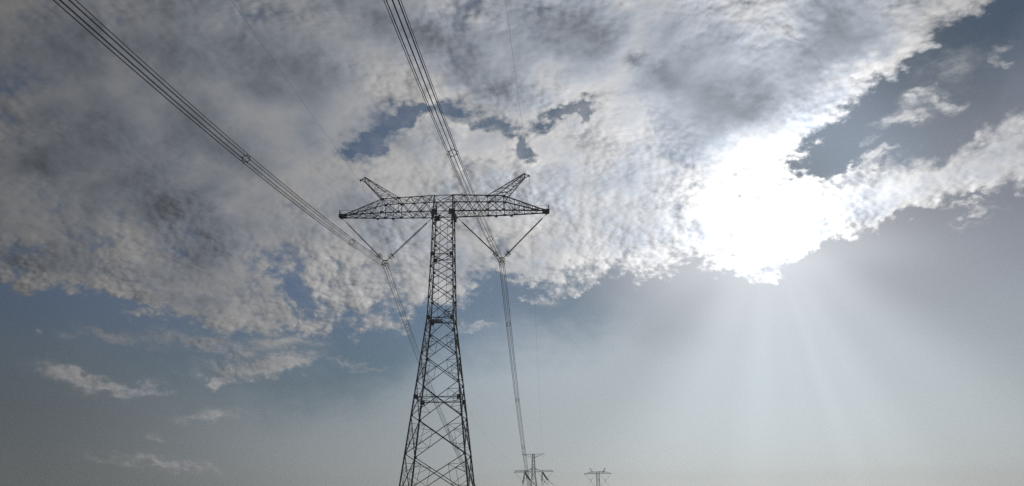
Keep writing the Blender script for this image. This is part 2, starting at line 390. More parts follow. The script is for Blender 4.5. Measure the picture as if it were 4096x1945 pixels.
sun = bpy.data.lights.new('sun', 'SUN'); sun.energy = 2.0; sun.angle = R(0.5); sun.color = (1.0, 0.93, 0.82)
so = bpy.data.objects.new('sun', sun); COL.objects.link(so)
so.rotation_euler = SUN_DIR.to_track_quat('Z', 'Y').to_euler()

cam = bpy.data.cameras.new('camera'); co = bpy.data.objects.new('camera', cam); COL.objects.link(co)
cam.sensor_width = 36.0; cam.lens = 28.125; cam.clip_start = 0.1; cam.clip_end = 30000
co.location = (0, 0, 1.6); co.matrix_world = Matrix.Translation((0, 0, 1.6)) @ Matrix.Rotation(R(90 + 18.5), 4, 'X') @ Matrix.Rotation(R(CAM_ROLL), 4, 'Z')
scene.camera = co
vs = scene.view_settings
vs.view_transform = 'Standard'; vs.look = 'None'; vs.exposure = -2.0; vs.gamma = 1.0; vs.use_curve_mapping = False
# ---------------------------------------------------------------- mesh helpers
class MB:
    """Collects shapes and links them as ONE mesh object."""
    def __init__(self): self.v, self.f = [], []
    def add(self, vs, fs):
        b = len(self.v); self.v += [tuple(p) for p in vs]; self.f += [tuple(b + i for i in q) for q in fs]
    @staticmethod
    def frame(d, ref):
        d = d.normalized(); u = ref - d * ref.dot(d)
        if u.length < 1e-4: u = d.orthogonal()
        u.normalize(); return u, d.cross(u)
    def prism(self, p, q, prof, ref):
        p, q = Vector(p), Vector(q); u, w = self.frame(q - p, Vector(ref)); n = len(prof)
        self.add([c + u * a + w * b for c in (p, q) for a, b in prof],
                 [(i, (i + 1) % n, n + (i + 1) % n, n + i) for i in range(n)] + [tuple(range(n - 1, -1, -1)), tuple(range(n, 2 * n))])
    def angle(self, p, q, s, ref=(0, 0, 1), t=None):            # rolled steel L section
        t = t or s * 0.14; c = s * 0.3
        self.prism(p, q, [(a - c, b - c) for a, b in ((0, 0), (s, 0), (s, t), (t, t), (t, s), (0, s))], ref)
    def bar(self, p, q, a, b=None, ref=(0, 0, 1)):
        b = b or a; a /= 2; b /= 2
        self.prism(p, q, [(-a, -b), (a, -b), (a, b), (-a, b)], ref)
    def box(self, c, sx, sy, sz):
        c = Vector(c); self.bar(c - Vector((0, 0, sz / 2)), c + Vector((0, 0, sz / 2)), sx, sy, (1, 0, 0))
    def tube(self, pts, r, n=6, closed=False):
        pts = [Vector(p) for p in pts]; m = len(pts); vs, u = [], None
        rr = r if isinstance(r, (list, tuple)) else [r] * m
        for i, p in enumerate(pts):
            a = pts[i - 1] if (i or closed) else p; b = pts[(i + 1) % m] if (i < m - 1 or closed) else p
            d = (b - a).normalized()
            u, w = self.frame(d, u if u else (Vector((0, 0, 1)) if abs(d.z) < .9 else Vector((1, 0, 0))))
            vs += [p + (u * math.cos(2 * math.pi * k / n) + w * math.sin(2 * math.pi * k / n)) * rr[i] for k in range(n)]
        fs = [(i * n + k, i * n + (k + 1) % n, ((i + 1) % m) * n + (k + 1) % n, ((i + 1) % m) * n + k)
              for i in range(m if closed else m - 1) for k in range(n)]
        if not closed: fs += [tuple(range(n - 1, -1, -1)), tuple(range((m - 1) * n, m * n))]
        self.add(vs, fs)
    def build(self, name, mat, parent=None):
        me = bpy.data.meshes.new(name); me.from_pydata(self.v, [], self.f); me.validate(); me.update()
        me.materials.append(mat)
        o = bpy.data.objects.new(name, me); COL.objects.link(o); o.parent = parent
        return o

def thing(name, label, cat, loc=(0, 0, 0), rz=0.0, group=None):
    o = bpy.data.objects.new(name, None); COL.objects.link(o); o.empty_display_size = 0.3
    o.location = loc; o.rotation_euler = (0, 0, rz)
    return tag(o, label, cat, group)
def tag(o, label=None, cat=None, group=None, kind=None):
    for k, v in (('label', label), ('category', cat), ('group', group), ('kind', kind)):
        if v: o[k] = v
    return o
def copy_tree(o, parent=None):
    c = o.copy(); COL.objects.link(c); c.parent = parent
    for ch in list(o.children): copy_tree(ch, c)
    return c

# ---------------------------------------------------------------- materials
def surface(name, base, rough, metal=0.0, vary=0.5, scale=3.0, tint2=None):
    m = bpy.data.materials.new(name); m.use_nodes = True; g = m.node_tree
    b = g.nodes['Principled BSDF']; tc = g.nodes.new('ShaderNodeTexCoord')
    n1 = noise(g, tc.outputs['Object'], scale, 5.0, 0.6); n2 = noise(g, tc.outputs['Object'], scale * 9, 3.0, 0.5)
    oi = g.nodes.new('ShaderNodeObjectInfo')                              # each bar aged a little differently
    f = (n1 * 0.6 + n2 * 0.25 + Ex(g, oi.outputs['Random']) * 0.3 - 0.08).step(0.25, 0.75)
    t2 = tint2 or tuple(c * (1 - vary) for c in base)
    g.links.new(mixcol(g, f, t2, base), b.inputs['Base Color'])
    g.links.new((f * 0.2 + rough - 0.1).s, b.inputs['Roughness']); b.inputs['Metallic'].default_value = metal
    return m
STEEL = surface('galvanised_steel', (0.42, 0.42, 0.47), 0.55, 0.1)
BRACE = surface('weathered_brace_steel', (0.38, 0.38, 0.43), 0.6, 0.1)
WIRE = surface('aluminium_strand', (0.11, 0.11, 0.115), 0.65, 0.1, scale=6.0)
HARD = surface('forged_fittings', (0.17, 0.17, 0.185), 0.5, 0.5)
RUBBER = surface('insulator_rubber', (0.05, 0.04, 0.04), 0.6)
DISC = surface('insulator_glaze', (0.10, 0.075, 0.065), 0.35)
# ---------------------------------------------------------------- suspension pylon
EYE = 1.6                                    # heights below are metres above the eye; + EYE gives world z
LEV = [49.95, 47.6, 44.7, 42.0, 39.75, 37.2, 34.3, 30.75, 28.55, 24.6, 20.0, 17.4, 14.5, 8.5, 2.2, -2.5]

def half(z):
    if z >= 30.75: return 1.64 + (49.95 - min(z, 49.95)) / 19.2 * 0.56
    return 2.2 + (30.75 - z) * 0.1123
CXB = 0.10
def corner(sx, sy, z): return Vector((CXB + sx * half(z), sy * half(z), z + 2.5))
def lerp(a, b, t): return a + (b - a) * t
FACES = [((-1, -1), (1, -1), (0, -1, 0)), ((-1, 1), (1, 1), (0, 1, 0)), ((-1, -1), (-1, 1), (-1, 0, 0)), ((1, -1), (1, 1), (1, 0, 0))]

ARM_S = [1.74, 3.75, 5.75, 7.85, 10.75, 12.6, 14.3, 15.8, 17.05, 18.2]
def arm_top(s, sy):
    z = 52.92 - 0.035 * (s - 1.65) if s <= 10.75 else 52.60 - (s - 10.75) * 0.345
    w = 1.65 - (s - 1.65) * 0.02 if s <= 10.75 else max(0.38, 1.47 - (s - 10.75) * 0.155)
    return s, sy * w, max(z, 50.12) + 2.5
def arm_bot(s, sy):
    w = 1.65 - (s - 1.65) * 0.03 if s <= 10.75 else max(0.60, 1.38 - (s - 10.75) * 0.098)
    return s, sy * w, 49.95 + 2.5

def plate(mb, c, nrm, a, b, t=0.024):        # thin rectangular plate a wide, b high, facing nrm
    c, nrm = Vector(c), Vector(nrm)
    mb.bar(c - nrm * t / 2, c + nrm * t / 2, b, a, (0, 0, 1))

def suspension_pylon(name, label, loc, rz, group, horn, fine=True):
    root = thing(name, label, 'pylon', loc, rz, group)
    thick = 1.0 if fine else 1.6
    # legs, with bolted splice plates at the nodes
    for sx in (-1, 1):
        for sy in (-1, 1):
            mb = MB()
            for a, b in ((-2.5, 17.4), (17.4, 30.75), (30.75, 42.0), (42.0, 53.0)):
                p, q = corner(sx, sy, a), corner(sx, sy, b)
                s = (0.25 if a < 17 else 0.22 if a < 30 else 0.19) * thick
                t = s * 0.16; d = (q - p).normalized()
                prof = [(s * k, s * l) for k, l in ((-.5, -.5), (.5, -.5), (.5, -.34), (-.34, -.34), (-.34, .5), (-.5, .5))]
                mb.prism(p, q, prof if sx * sy > 0 else [(k, -l) for k, l in reversed(prof)], (-sx, 0, 0))
            leg = mb.build('leg', STEEL, root)
            ft = MB(); c = corner(sx, sy, -2.5); ft.box((c.x, c.y, -0.10), 1.1, 1.1, 0.7)
            ft.build('footing', CONCRETE, leg)
            if fine:
                for z in LEV[1:-1]:
                    g = MB(); big = z in (42.0, 30.75, 17.4); w, h = (0.62, 0.72) if big else (0.36, 0.44)
                    c = corner(sx, sy, z)
                    plate(g, c + Vector((-sx * w * .35, sy * .125, 0)), (0, 1, 0), w, h)
                    plate(g, c + Vector((sx * .125, -sy * w * .35, 0)), (1, 0, 0), w, h)
                    g.build('gusset_plate', STEEL, leg)
                g = MB(); c = corner(sx, sy, 49.95)
                plate(g, c + Vector((-sx * .12, sy * .13, -.12)), (0, 1, 0), 1.0, 1.0, .03); plate(g, c + Vector((sx * .15, 0, -.55)), (0, sy, 0), .5, .9, .03)
                g.build('gusset_plate', STEEL, leg)
    # face bracing
    spec = [('x', 52.9, 49.95)] + [('x', LEV[i], LEV[i + 1]) for i in range(7)] + [('a', 30.75, 28.55), ('X', 28.55, 24.6), ('X', 24.6, 20.0), ('v', 20.0, 17.4),
            ('a', 17.4, 14.5), ('X', 14.5, 8.5), ('X', 8.5, 2.2), ('b', 2.2, -2.5)]
    for kind, zt, zb in spec:
        for a, b, nr in FACES:
            mb = MB(); nr = Vector(nr); s = (0.125 if zb < 17 else 0.11 if zb < 30 else 0.10) * thick; r_ = 0.06
            TL, TR, BL, BR = corner(*a, zt), corner(*b, zt), corner(*a, zb), corner(*b, zb)
            off = nr * 0.07
            if kind in 'xX':
                mb.angle(TL, BR, s, nr); mb.angle(TR - off, BL - off, s, nr)
                # crossing point of the two diagonals
                w0, w1 = (TR - TL).length, (BR - BL).length; t = w0 / (w0 + w1); C = lerp(TL, BR, t)
                if fine:
                    for T, B in ((TL, BL), (TR, BR)):
                        if kind == 'x':
                            u1, u2, m = lerp(T, C, .5), lerp(B, C, .5), lerp(T, B, .5)
                            mb.angle(u1, lerp(T, B, .30), r_, nr); mb.angle(u2, lerp(T, B, .70), r_, nr)
                        else:
                            u1, u2 = lerp(T, C, .55), lerp(B, C, .5)
                            mb.angle(u1, lerp(T, B, .22), r_, nr); mb.angle(u1, lerp(T, B, .46), r_, nr); mb.angle(u1, u2, r_, nr)
                            mb.angle(u2, lerp(T, B, .76), r_, nr); mb.angle(u2, lerp(T, B, .46), r_, nr)
                            v1 = lerp(B, C, .25); mb.angle(lerp(T, B, .76), v1, r_ * .9, nr)
                nm = 'cross_brace'
            else:
                top = lerp(TL, TR, .5); bot = lerp(BL, BR, .5)
                if kind == 'a':                                  # from the frame's middle down to the legs
                    mb.angle(top, BL, s, nr); mb.angle(top, BR, s, nr)
                    for T, B in ((TL, BL), (TR, BR)):
                        u = lerp(top, B, .55); mb.angle(u, lerp(T, B, .5), r_, nr); mb.angle(u, T, r_, nr)
                elif kind == 'v':
                    mb.angle(TL, bot, s, nr); mb.angle(TR, bot, s, nr)
                    for T, B in ((TL, BL), (TR, BR)):
                        u = lerp(T, bot, .5); mb.angle(u, lerp(T, B, .5), r_, nr); mb.angle(u, B, r_, nr); mb.angle(u, Vector((u.x, u.y, B.z)), r_, nr)
                else:
                    mb.angle(TL, bot, s, nr); mb.angle(TR, bot, s, nr); mb.angle(BL, BR, s * .8, nr)
                nm = 'leg_brace'
            mb.build(nm, BRACE, root)
    # horizontal frames with plan bracing
    for z in (49.95, 42.0, 30.75, 17.4):
        mb = MB(); c = [corner(*k, z) for k in ((-1, -1), (1, -1), (1, 1), (-1, 1))]
        for i in range(4): mb.angle(c[i], c[(i + 1) % 4], .12 * thick, (0, 0, 1))
        mid = [lerp(c[i], c[(i + 1) % 4], .5) for i in range(4)]
        for i in range(4): mb.angle(mid[i], mid[(i + 1) % 4], .07 * thick, (0, 0, 1))
        if z == 49.95:                                           # cross beams and lugs for the inner insulator strings
            for sx in (-1, 1):
                mb.bar((sx * 2.1, -1.62, z + 2.42), (sx * 2.1, 1.62, z + 2.42), .16, .14); mb.bar((sx * 2.1, 0, z + 2.4), (sx * 2.1, 0, z + 1.65), .1, .2, (1, 0, 0))
        if z == 17.4:
            for i in range(4): mb.angle(lerp(mid[i], mid[(i + 1) % 4], .5), c[(i + 1) % 4], .06, (0, 0, 1))
        mb.build('horizontal_frame', BRACE, root)
    mb = MB()
    c = [corner(*k, 52.9) for k in ((-1, -1), (1, -1), (1, 1), (-1, 1))]
    for i in range(4): mb.angle(c[i], c[(i + 1) % 4], .14 * thick, (0, 0, 1))
    mb.angle(c[0], c[2], .07, (0, 0, 1)); mb.angle(c[1], c[3], .07, (0, 0, 1))
    mb.build('horizontal_frame', STEEL, root)
    if fine:
        # rest platform of grating with its guard rail, and the two climbing rails
        z = 30.75 + 2.5
        mb = MB()
        for x in (-1.9, .05): mb.bar((x, -.3, z + .06), (x, 2.1, z + .06), .06, .08)
        for i in range(13): mb.bar((-1.9, -.3 + i * .2, z + .08), (.05, -.3 + i * .2, z + .08), .03, .05)
        pf = mb.build('rest_platform', BRACE, root)
        mb = MB()
        x0, x1, y0, y1 = 0.65, 2.05, -1.9, -0.7
        for x in (x0, (x0 + x1) / 2, x1):
            for y in (y0, y1): mb.bar((x, y, z + .08), (x, y, z + 1.45), .05)
        for h in (.1, .5, .95, 1.4):
            mb.bar((x0, y0, z + h), (x1, y0, z + h), .04); mb.bar((x0, y1, z + h), (x1, y1, z + h), .04)
            mb.bar((x0, y0, z + h), (x0, y1, z + h), .04); mb.bar((x1, y0, z + h), (x1, y1, z + h), .04)
        mb.build('guard_rail', BRACE, pf)
        for x, y0, y1, zb in ((-.32, -1.62, -2.1, 30.9), (.52, 1.6, 2.15, 32.0)):
            mb = MB(); mb.tube([(x, y0, 49.6 + 2.5), (x - .05, y1, zb + 2.5)], .03, 5)
            for k in range(9): zz = lerp(zb, 49.6, k / 8); yy = lerp(y1, y0, k / 8); mb.bar((x - .14, yy, zz + 2.5), (x + .14, yy, zz + 2.5), .035)
            mb.build('climbing_rail', BRACE, root)
    # crossarms
    for sg in (-1, 1):
        P = lambda t: Vector((sg * t[0], t[1], t[2]))
        mb = MB()
        for sy in (-1, 1):
            for fn, s in ((arm_top, .17), (arm_bot, .18)):
                pts = [P(fn(v, sy)) for v in (ARM_S[0], 10.75, 17.05, 18.2)]
                for i in range(3): mb.angle(pts[i], pts[i + 1], s * thick, (0, -sy, 0) if fn is arm_top else (0, sy, 0))
        arm = mb.build('crossarm', STEEL, root)
        for sy in (-1, 1):                                       # vertical faces
            mb = MB(); nr = (0, sy, 0)
            for i in range(len(ARM_S) - 1):
                a, b = ARM_S[i], ARM_S[i + 1]
                ta, tb, ba, bb = (P(f(v, sy)) for f, v in ((arm_top, a), (arm_top, b), (arm_bot, a), (arm_bot, b)))
                if i < 4:
                    mb.angle(ta, bb, .10 * thick, nr); mb.angle(tb, ba, .10 * thick, nr)
                    if fine and i == 3: m = (a + b) / 2; mb.angle(P(arm_top(m, sy)), P(arm_bot(m, sy)), .06, nr)
                    if fine and i < 3:
                        q = .25; h = lerp(ta, ba, .5); h2 = lerp(tb, bb, .5)
                        mb.angle(lerp(ta, bb, .28), lerp(tb, ba, .72), .05, nr)
                else:
                    if i % 2 == 0: mb.angle(ta, bb, .08 * thick, nr)
                    else: mb.angle(ba, tb, .08 * thick, nr)
                    if fine and i < 8:
                        m = (a + b) / 2; mb.angle(P(arm_top(m, sy)), P(arm_bot(m, sy)), .05, nr)
                        mb.angle(P(arm_top(m, sy)), P(arm_bot(a if i % 2 else b, sy)) , .045, nr)
                if i >= 2: mb.angle(tb, bb, (.13 if i in (2, 3) else .06) * thick, nr)
            mb.build('side_lattice', BRACE, arm)
        for fn, k in ((arm_top, 1), (arm_bot, -1)):              # top and bottom faces
            mb = MB()
            for i in range(len(ARM_S) - 1):
                a, b = ARM_S[i], ARM_S[i + 1]
                c00, c01, c10, c11 = P(fn(a, -1)), P(fn(a, 1)), P(fn(b, -1)), P(fn(b, 1))
                mb.angle(c00, c11, .065 * thick, (0, 0, k)); mb.angle(c01, c10, .065 * thick, (0, 0, k)); mb.angle(c10, c11, .065 * thick, (0, 0, k))
                if fine and b - a > 1.6 and i < 7:
                    m = (a + b) / 2; M = lerp(lerp(c00, c11, .5), lerp(c01, c10, .5), .5)
                    for sy in (-1, 1): mb.angle(P(fn(m, sy)), M, .045, (0, 0, k))
                    for u, w in ((.25, .25), (.75, .75)): mb.angle(lerp(c00, c11, u), lerp(c01, c10, w), .045, (0, 0, k))
            mb.build('plan_lattice', BRACE, arm)
        if fine:
            for i, s in enumerate(ARM_S[1:-2]):
                for sy in (-1, 1):
                    for fn, dz in ((arm_top, -.10), (arm_bot, .10)):
                        big = .55 if s in (7.85, 10.75) else .40
                        if s > 12 and fn is arm_top: big = .3
                        g = MB(); c = P(fn(s, sy)); plate(g, c + Vector((0, sy * .1, dz)), (0, 1, 0), big, big * .72)
                        g.build('gusset_plate', STEEL, arm)
            for s in (9.25, 12.0):                               # hanger brackets under the bottom chords
                g = MB(); c = P(arm_bot(s, 1)); g.box(c + Vector((0, 0, -.16)), .5, .3, .22); g.build('hanger_bracket', STEEL, arm)
        # tip box where the outer insulator string hangs, with a short post and hand line
        mb = MB(); zt = 49.95 + 2.5
        for sy in (-1, 1):
            mb.box((sg * 18.05, sy * .60, zt + .0), 1.3, .04, .34); mb.box((sg * 18.35, sy * .34, zt + .12), .8, .04, .5)
        mb.box((sg * 18.66, 0, zt + .05), .06, 1.2, .5); mb.box((sg * 18.3, 0, zt - .2), .8, 1.16, .05); mb.box((sg * 18.5, 0, zt + .42), .55, .7, .05)
        mb.box((sg * 18.2, 0, zt - .36), .22, .5, .3)
        tip = mb.build('tip_plate', STEEL, arm)
        mb = MB(); post = Vector((sg * 18.62, -.3, zt + .3))
        mb.bar(post, post + Vector((0, 0, .85)), .12, .1); mb.bar(post + Vector((-sg * .5, 0, 0)), post + Vector((0, 0, .7)), .05)
        mb.tube([post + Vector((0, 0, .82)), P(arm_top(16.2, -1)) + Vector((0, 0, .1))], .028, 5)
        mb.build('hand_line_post', BRACE, arm)
        # earth wire peak
        bi, bo, tx, tz, nose = horn
        base = {(k, sy): P(arm_top(v, sy)) for k, v in ((0, bi), (1, bo)) for sy in (-1, 1)}
        tops = {(0, sy): Vector((sg * (tx - .25), sy * .16, tz + 2.5 - .25)) for sy in (-1, 1)}
        tops.update({(1, sy): Vector((sg * (tx - .05), sy * .16, tz + 2.5 - .95)) for sy in (-1, 1)})
        apex = Vector((sg * tx, 0, tz + 2.5)); tipn = Vector((sg * nose, 0, tz + 2.5 - .62))
        mb = MB()
        for k in base: mb.angle(base[k], tops[k], .115 * thick, (0, k[1], 0))
        for k in tops: mb.angle(tops[k], apex, .08 * thick, (0, k[1], 0)); mb.angle(tops[k], tipn, .08 * thick, (0, k[1], 0))
        mb.angle(apex, tipn, .07 * thick)
        hn = mb.build('earth_wire_peak', STEEL, root)
        mb = MB(); N = 7
        quads = [((0, -1), (1, -1)), ((0, 1), (1, 1)), ((0, -1), (0, 1)), ((1, -1), (1, 1))]
        ts = [1 - (1 - i / N) ** 1.25 for i in range(N + 1)]
        for a, b in quads:
            for i in range(N):
                a0, a1, b0, b1 = (lerp(base[k], tops[k], t) for k, t in ((a, ts[i]), (a, ts[i + 1]), (b, ts[i]), (b, ts[i + 1])))
                mb.angle(a0, b1, .055 * thick, (0, 1, 0)) if i % 2 == 0 else mb.angle(b0, a1, .055 * thick, (0, 1, 0))
                mb.angle(a1, b1, .05 * thick, (0, 1, 0))
        mb.build('side_lattice', BRACE, hn)
        mb = MB(); mb.box(tipn, .22, .3, .26); mb.box(tipn + Vector((0, 0, -.22)), .06, .06, .4); mb.build('wire_bracket', HARD, hn)
    return root

# ---------------------------------------------------------------- insulators and fittings
def ribbed(mb, p, q, r0, r1, pitch, n=8):
    p, q = Vector(p), Vector(q); L = (q - p).length; m = max(4, int(L / pitch)); pts, rr = [], []
    for i in range(m):
        for t, r in ((0, r0), (.5, r1), (.62, r0)): pts.append(lerp(p, q, (i + t) / m)); rr.append(r)
    mb.tube(pts, rr, n)

def ring_pts(c, u, w, a, b, n=20):
    return [c + u * math.cos(2 * math.pi * i / n) * a + w * math.sin(2 * math.pi * i / n) * b for i in range(n)]

def v_string(label, M, top, bot, group, fine=True):
    """one leg of a V: two parallel rods between an upper link and the corona cage; M places it in the world"""
    W = lambda v: M @ Vector(v)
    top, bot = Vector(top), Vector(bot); d = (bot - top).normalized(); L = (bot - top).length
    root = thing('insulator_string', label, 'insulator', W(top), 0.0, group)
    root.matrix_world = M @ Matrix.Translation(top)
    at = lambda s, y=0.0: d * s + Vector((0, y, 0))
    k = 1.0 if fine else 1.5
    mb = MB()
    for y in (-.07, .07): mb.bar(at(0, y), at(1.35, y * 3), .055 * k, .03 * k, (0, 1, 0))
    mb.box(at(0.05), .2, .3, .2)
    mb.build('upper_link', HARD, root)
    y0 = .23; s0, s1 = 1.75, L - .95
    mb = MB()
    mb.bar(at(1.35, -.42), at(1.35, .42), .11, .05, d); mb.bar(at(1.62, -.36), at(1.62, .36), .09, .05, d)
    for y in (-y0, y0): mb.tube([at(1.2, y), at(1.9, y)], .05, 6)
    mb.build('yoke_clamp', HARD, root)
    for y in (-y0, y0):
        mb = MB()
        if fine: ribbed(mb, at(s0, y), at(s1, y), .04, .092, .085)
        else: mb.tube([at(s0, y), at(s1, y)], .09, 6)
        mb.build('insulator_rod', RUBBER, root)
    u = Vector((0, 1, 0)); w = d.cross(u).normalized()
    mb = MB(); c1, c2 = at(L - 1.25), at(L - .62)
    mb.tube(ring_pts(c1, u, w, .58, .42), .045 * k, 6, True)
    mb.tube(ring_pts(c2, u, w, .50, .36), .022 * k, 6, True)
    for i in range(10):
        a = 2 * math.pi * i / 10
        mb.tube([c1 + u * math.cos(a) * .58 + w * math.sin(a) * .42, c2 + u * math.cos(a) * .50 + w * math.sin(a) * .36], .014 * k, 4)
    mb.bar(c1 - u * .57, c1 + u * .57, .04); mb.bar(c1 - w * .41, c1 + w * .41, .04)
    mb.build('corona_ring', HARD, root)
    mb = MB()
    for y in (-y0, y0): mb.tube([at(s1, y), at(L - .5, y * .5)], .04, 6)
    mb.bar(at(L - .55, -.2), at(L - .55, .2), .12, .06, d); mb.bar(at(L - .55), at(L), .11 * k, .08 * k, (0, 1, 0))
    mb.build('lower_link', HARD, root)
    return root

BR = 0.50                                     # radius of the eight-wire bundle
def octo(i): a = R(22.5 + 45 * i); return math.cos(a) * BR, math.sin(a) * BR
SPOT = ['upper right', 'top right', 'top left', 'upper left', 'lower left', 'bottom left', 'bottom right', 'lower right']

def yoke(label, M, c, group, dirs, fine=True):
    """hanging plate that carries the eight wires; c is the bundle's centre, local to M"""
    root = thing('conductor_yoke', label, 'yoke', (0, 0, 0), 0.0, group); root.matrix_world = M @ Matrix.Translation(Vector(c))
    k = 1.0 if fine else 1.5
    top = .72
    mb = MB()
    mb.bar((-.42, 0, top), (.42, 0, top), .16 * k, .07, (0, 0, 1))
    for sx in (-1, 1):
        mb.tube([(sx * .38, 0, top), (sx * .47, 0, top - .25), (sx * .50, 0, .1), (sx * .48, 0, -.12)], .05 * k, 6)
        mb.bar((sx * .24, 0, .0), (sx * .50, 0, .0), .085 * k, .06, (0, 0, 1))
        mb.bar((sx * .2, 0, top), (sx * .15, 0, .22), .05 * k, .05, (1, 0, 0))
    mb.bar((0, 0, top), (0, 0, .2), .11 * k, .06, (1, 0, 0))
    mb.tube([(.22 * math.cos(R(45 * i + 22.5)), 0, .22 * math.sin(R(45 * i + 22.5))) for i in range(8)], .055 * k, 6, True)
    body = mb.build('yoke_plate', HARD, root)
    for i in range(8):
        x, z = octo(i); mb = MB()
        inner = Vector((x * .48, 0, z * .48)); mb.bar(inner, (x, 0, z), .06 * k, .05, (0, 1, 0))
        pts = [Vector((x, 0, z)) + dirs[0] * s for s in (1.5, .75)] + [Vector((x, 0, z + .01))] + [Vector((x, 0, z)) + dirs[1] * s for s in (.75, 1.5)]
        mb.tube(pts, [.028, .05, .075, .05, .028], 6)
        mb.build('suspension_clamp', HARD, root)
    return root

def make_spacer(thick=1.0):
    root = thing('bundle_spacer', None, 'spacer')
    mb = MB(); mb.tube([(.36 * math.cos(R(45 * i)), 0, .36 * math.sin(R(45 * i))) for i in range(8)], .032 * thick, 6, True)
    mb.build('spacer_ring', HARD, root)
    for i in range(8):
        a = R(22.5 + 45 * i); x, z = octo(i); mb = MB()
        mb.tube([(.335 * math.cos(a), 0, .335 * math.sin(a)), (x, 0, z)], .034 * thick, 6)
        mb.box((x, 0, z), .085 * thick, .16, .085 * thick)
        mb.build('clamp_arm', HARD, root)
    return root

def polyline(f, n): return [f(i / n) for i in range(n + 1)]
# ---------------------------------------------------------------- ground
CONCRETE = surface('footing_concrete', (0.30, 0.29, 0.27), 0.9)
KNOTS = [(-2400, -2.0), (-400, -1.6), (20, -1.6), (90, -2.1), (133, -2.5), (180, -4.5), (300, -14), (470, -17), (610, -11.5), (700, -8.0), (900, -9), (1135, -5.5), (1400, -9), (2400, -14)]
def ground_z(x, y):
    for (a, za), (b, zb) in zip(KNOTS, KNOTS[1:]):
        if a <= y <= b:
            t = (y - a) / (b - a); t = t * t * (3 - 2 * t); z = za + (zb - za) * t; break
    return z + EYE
def build_ground():
    ys = sorted(set([-2400, -1700, -1100] + list(range(-600, 1500, 25)) + [1700, 2000, 2400]))
    xs = sorted(set([-2400, -1700, -1100, 1100, 1700, 2400] + list(range(-600, 601, 40))))
    vs = []
    for y in ys:
        for x in xs:
            near = min(math.hypot(x + 12.07, y - 132.9), math.hypot(x, y), math.hypot(x - 16.8, y - 700), math.hypot(x - 114.8, y - 1135))
            vs.append((x, y, ground_z(x, y) + (0.35 * math.sin(x * .021 + y * .013) + .2 * math.sin(x * .05 - y * .037)) * min(1, max(0, (near - 15) / 40))))
    n = len(xs)
    fs = [(j * n + i, j * n + i + 1, (j + 1) * n + i + 1, (j + 1) * n + i) for j in range(len(ys) - 1) for i in range(n - 1)]
    mb = MB(); mb.add(vs, fs)
    m = bpy.data.materials.new('grassland'); m.use_nodes = True; g = m.node_tree; b = g.nodes['Principled BSDF']
    tc = g.nodes.new('ShaderNodeTexCoord'); o = tc.outputs['Object']
    big = noise(g, o, .012, 5.0, .6); mid_ = noise(g, o, .35, 6.0, .65); fine = noise(g, o, 7.0, 4.0, .6)
    c = mixcol(g, big.step(.38, .62), (.050, .070, .022), (.105, .095, .040))
    c = mixcol(g, (mid_ * .6 + fine * .4).step(.40, .62), c, (.060, .062, .028))
    g.links.new(c, b.inputs['Base Color']); b.inputs['Roughness'].default_value = .95
    bp = g.nodes.new('ShaderNodeBump'); bp.inputs['Strength'].default_value = .6; bp.inputs['Distance'].default_value = .3
    g.links.new((mid_ * .5 + fine * .5).s, bp.inputs['Height']); g.links.new(bp.outputs[0], b.inputs['Normal'])
    o = mb.build('ground', m); tag(o, kind='structure')
    for p in o.data.polygons: p.use_smooth = True
build_ground()

# ---------------------------------------------------------------- near pylon
RZ1 = -2.73
M1 = Matrix.Translation((-12.07, 132.9, -2.5 + EYE)) @ Matrix.Rotation(R(RZ1), 4, 'Z')
suspension_pylon('suspension_pylon', 'tall dark lattice pylon with wide crossarm and two raised peaks, nearest the viewer', (-12.07, 132.9, -2.5 + EYE), R(RZ1), 'lattice pylons of the power line', (7.85, 10.75, 14.5, 57.5, 15.25))
GS = 'insulator strings of the nearest pylon'
def dirv(az, slope): v = Vector((math.sin(R(az)), math.cos(R(az)), slope)); return v.normalized()
YX = (-10.09, 10.28); YZ = 40.88
v_string('insulator string from the left tip of the nearest crossarm, two rods in line', M1, (-18.2, 0, 49.62 + 2.5), (YX[0] - .34, 0, YZ + .74 + 2.5), GS)
v_string('pale pair of insulator rods slanting from the nearest shaft to the left conductor yoke', M1, (-2.1, 0, 49.2 + 2.5), (YX[0] + .34, 0, YZ + .74 + 2.5), GS)
v_string('dark insulator string slanting from the nearest pylon\'s shaft down to the right conductor yoke', M1, (2.45, 0, 49.2 + 2.5), (YX[1] - .34, 0, YZ + .74 + 2.5), GS)
v_string('insulator string from the right tip of the nearest crossarm, two rods side by side', M1, (18.3, 0, 49.62 + 2.5), (YX[1] + .34, 0, YZ + .74 + 2.5), GS)

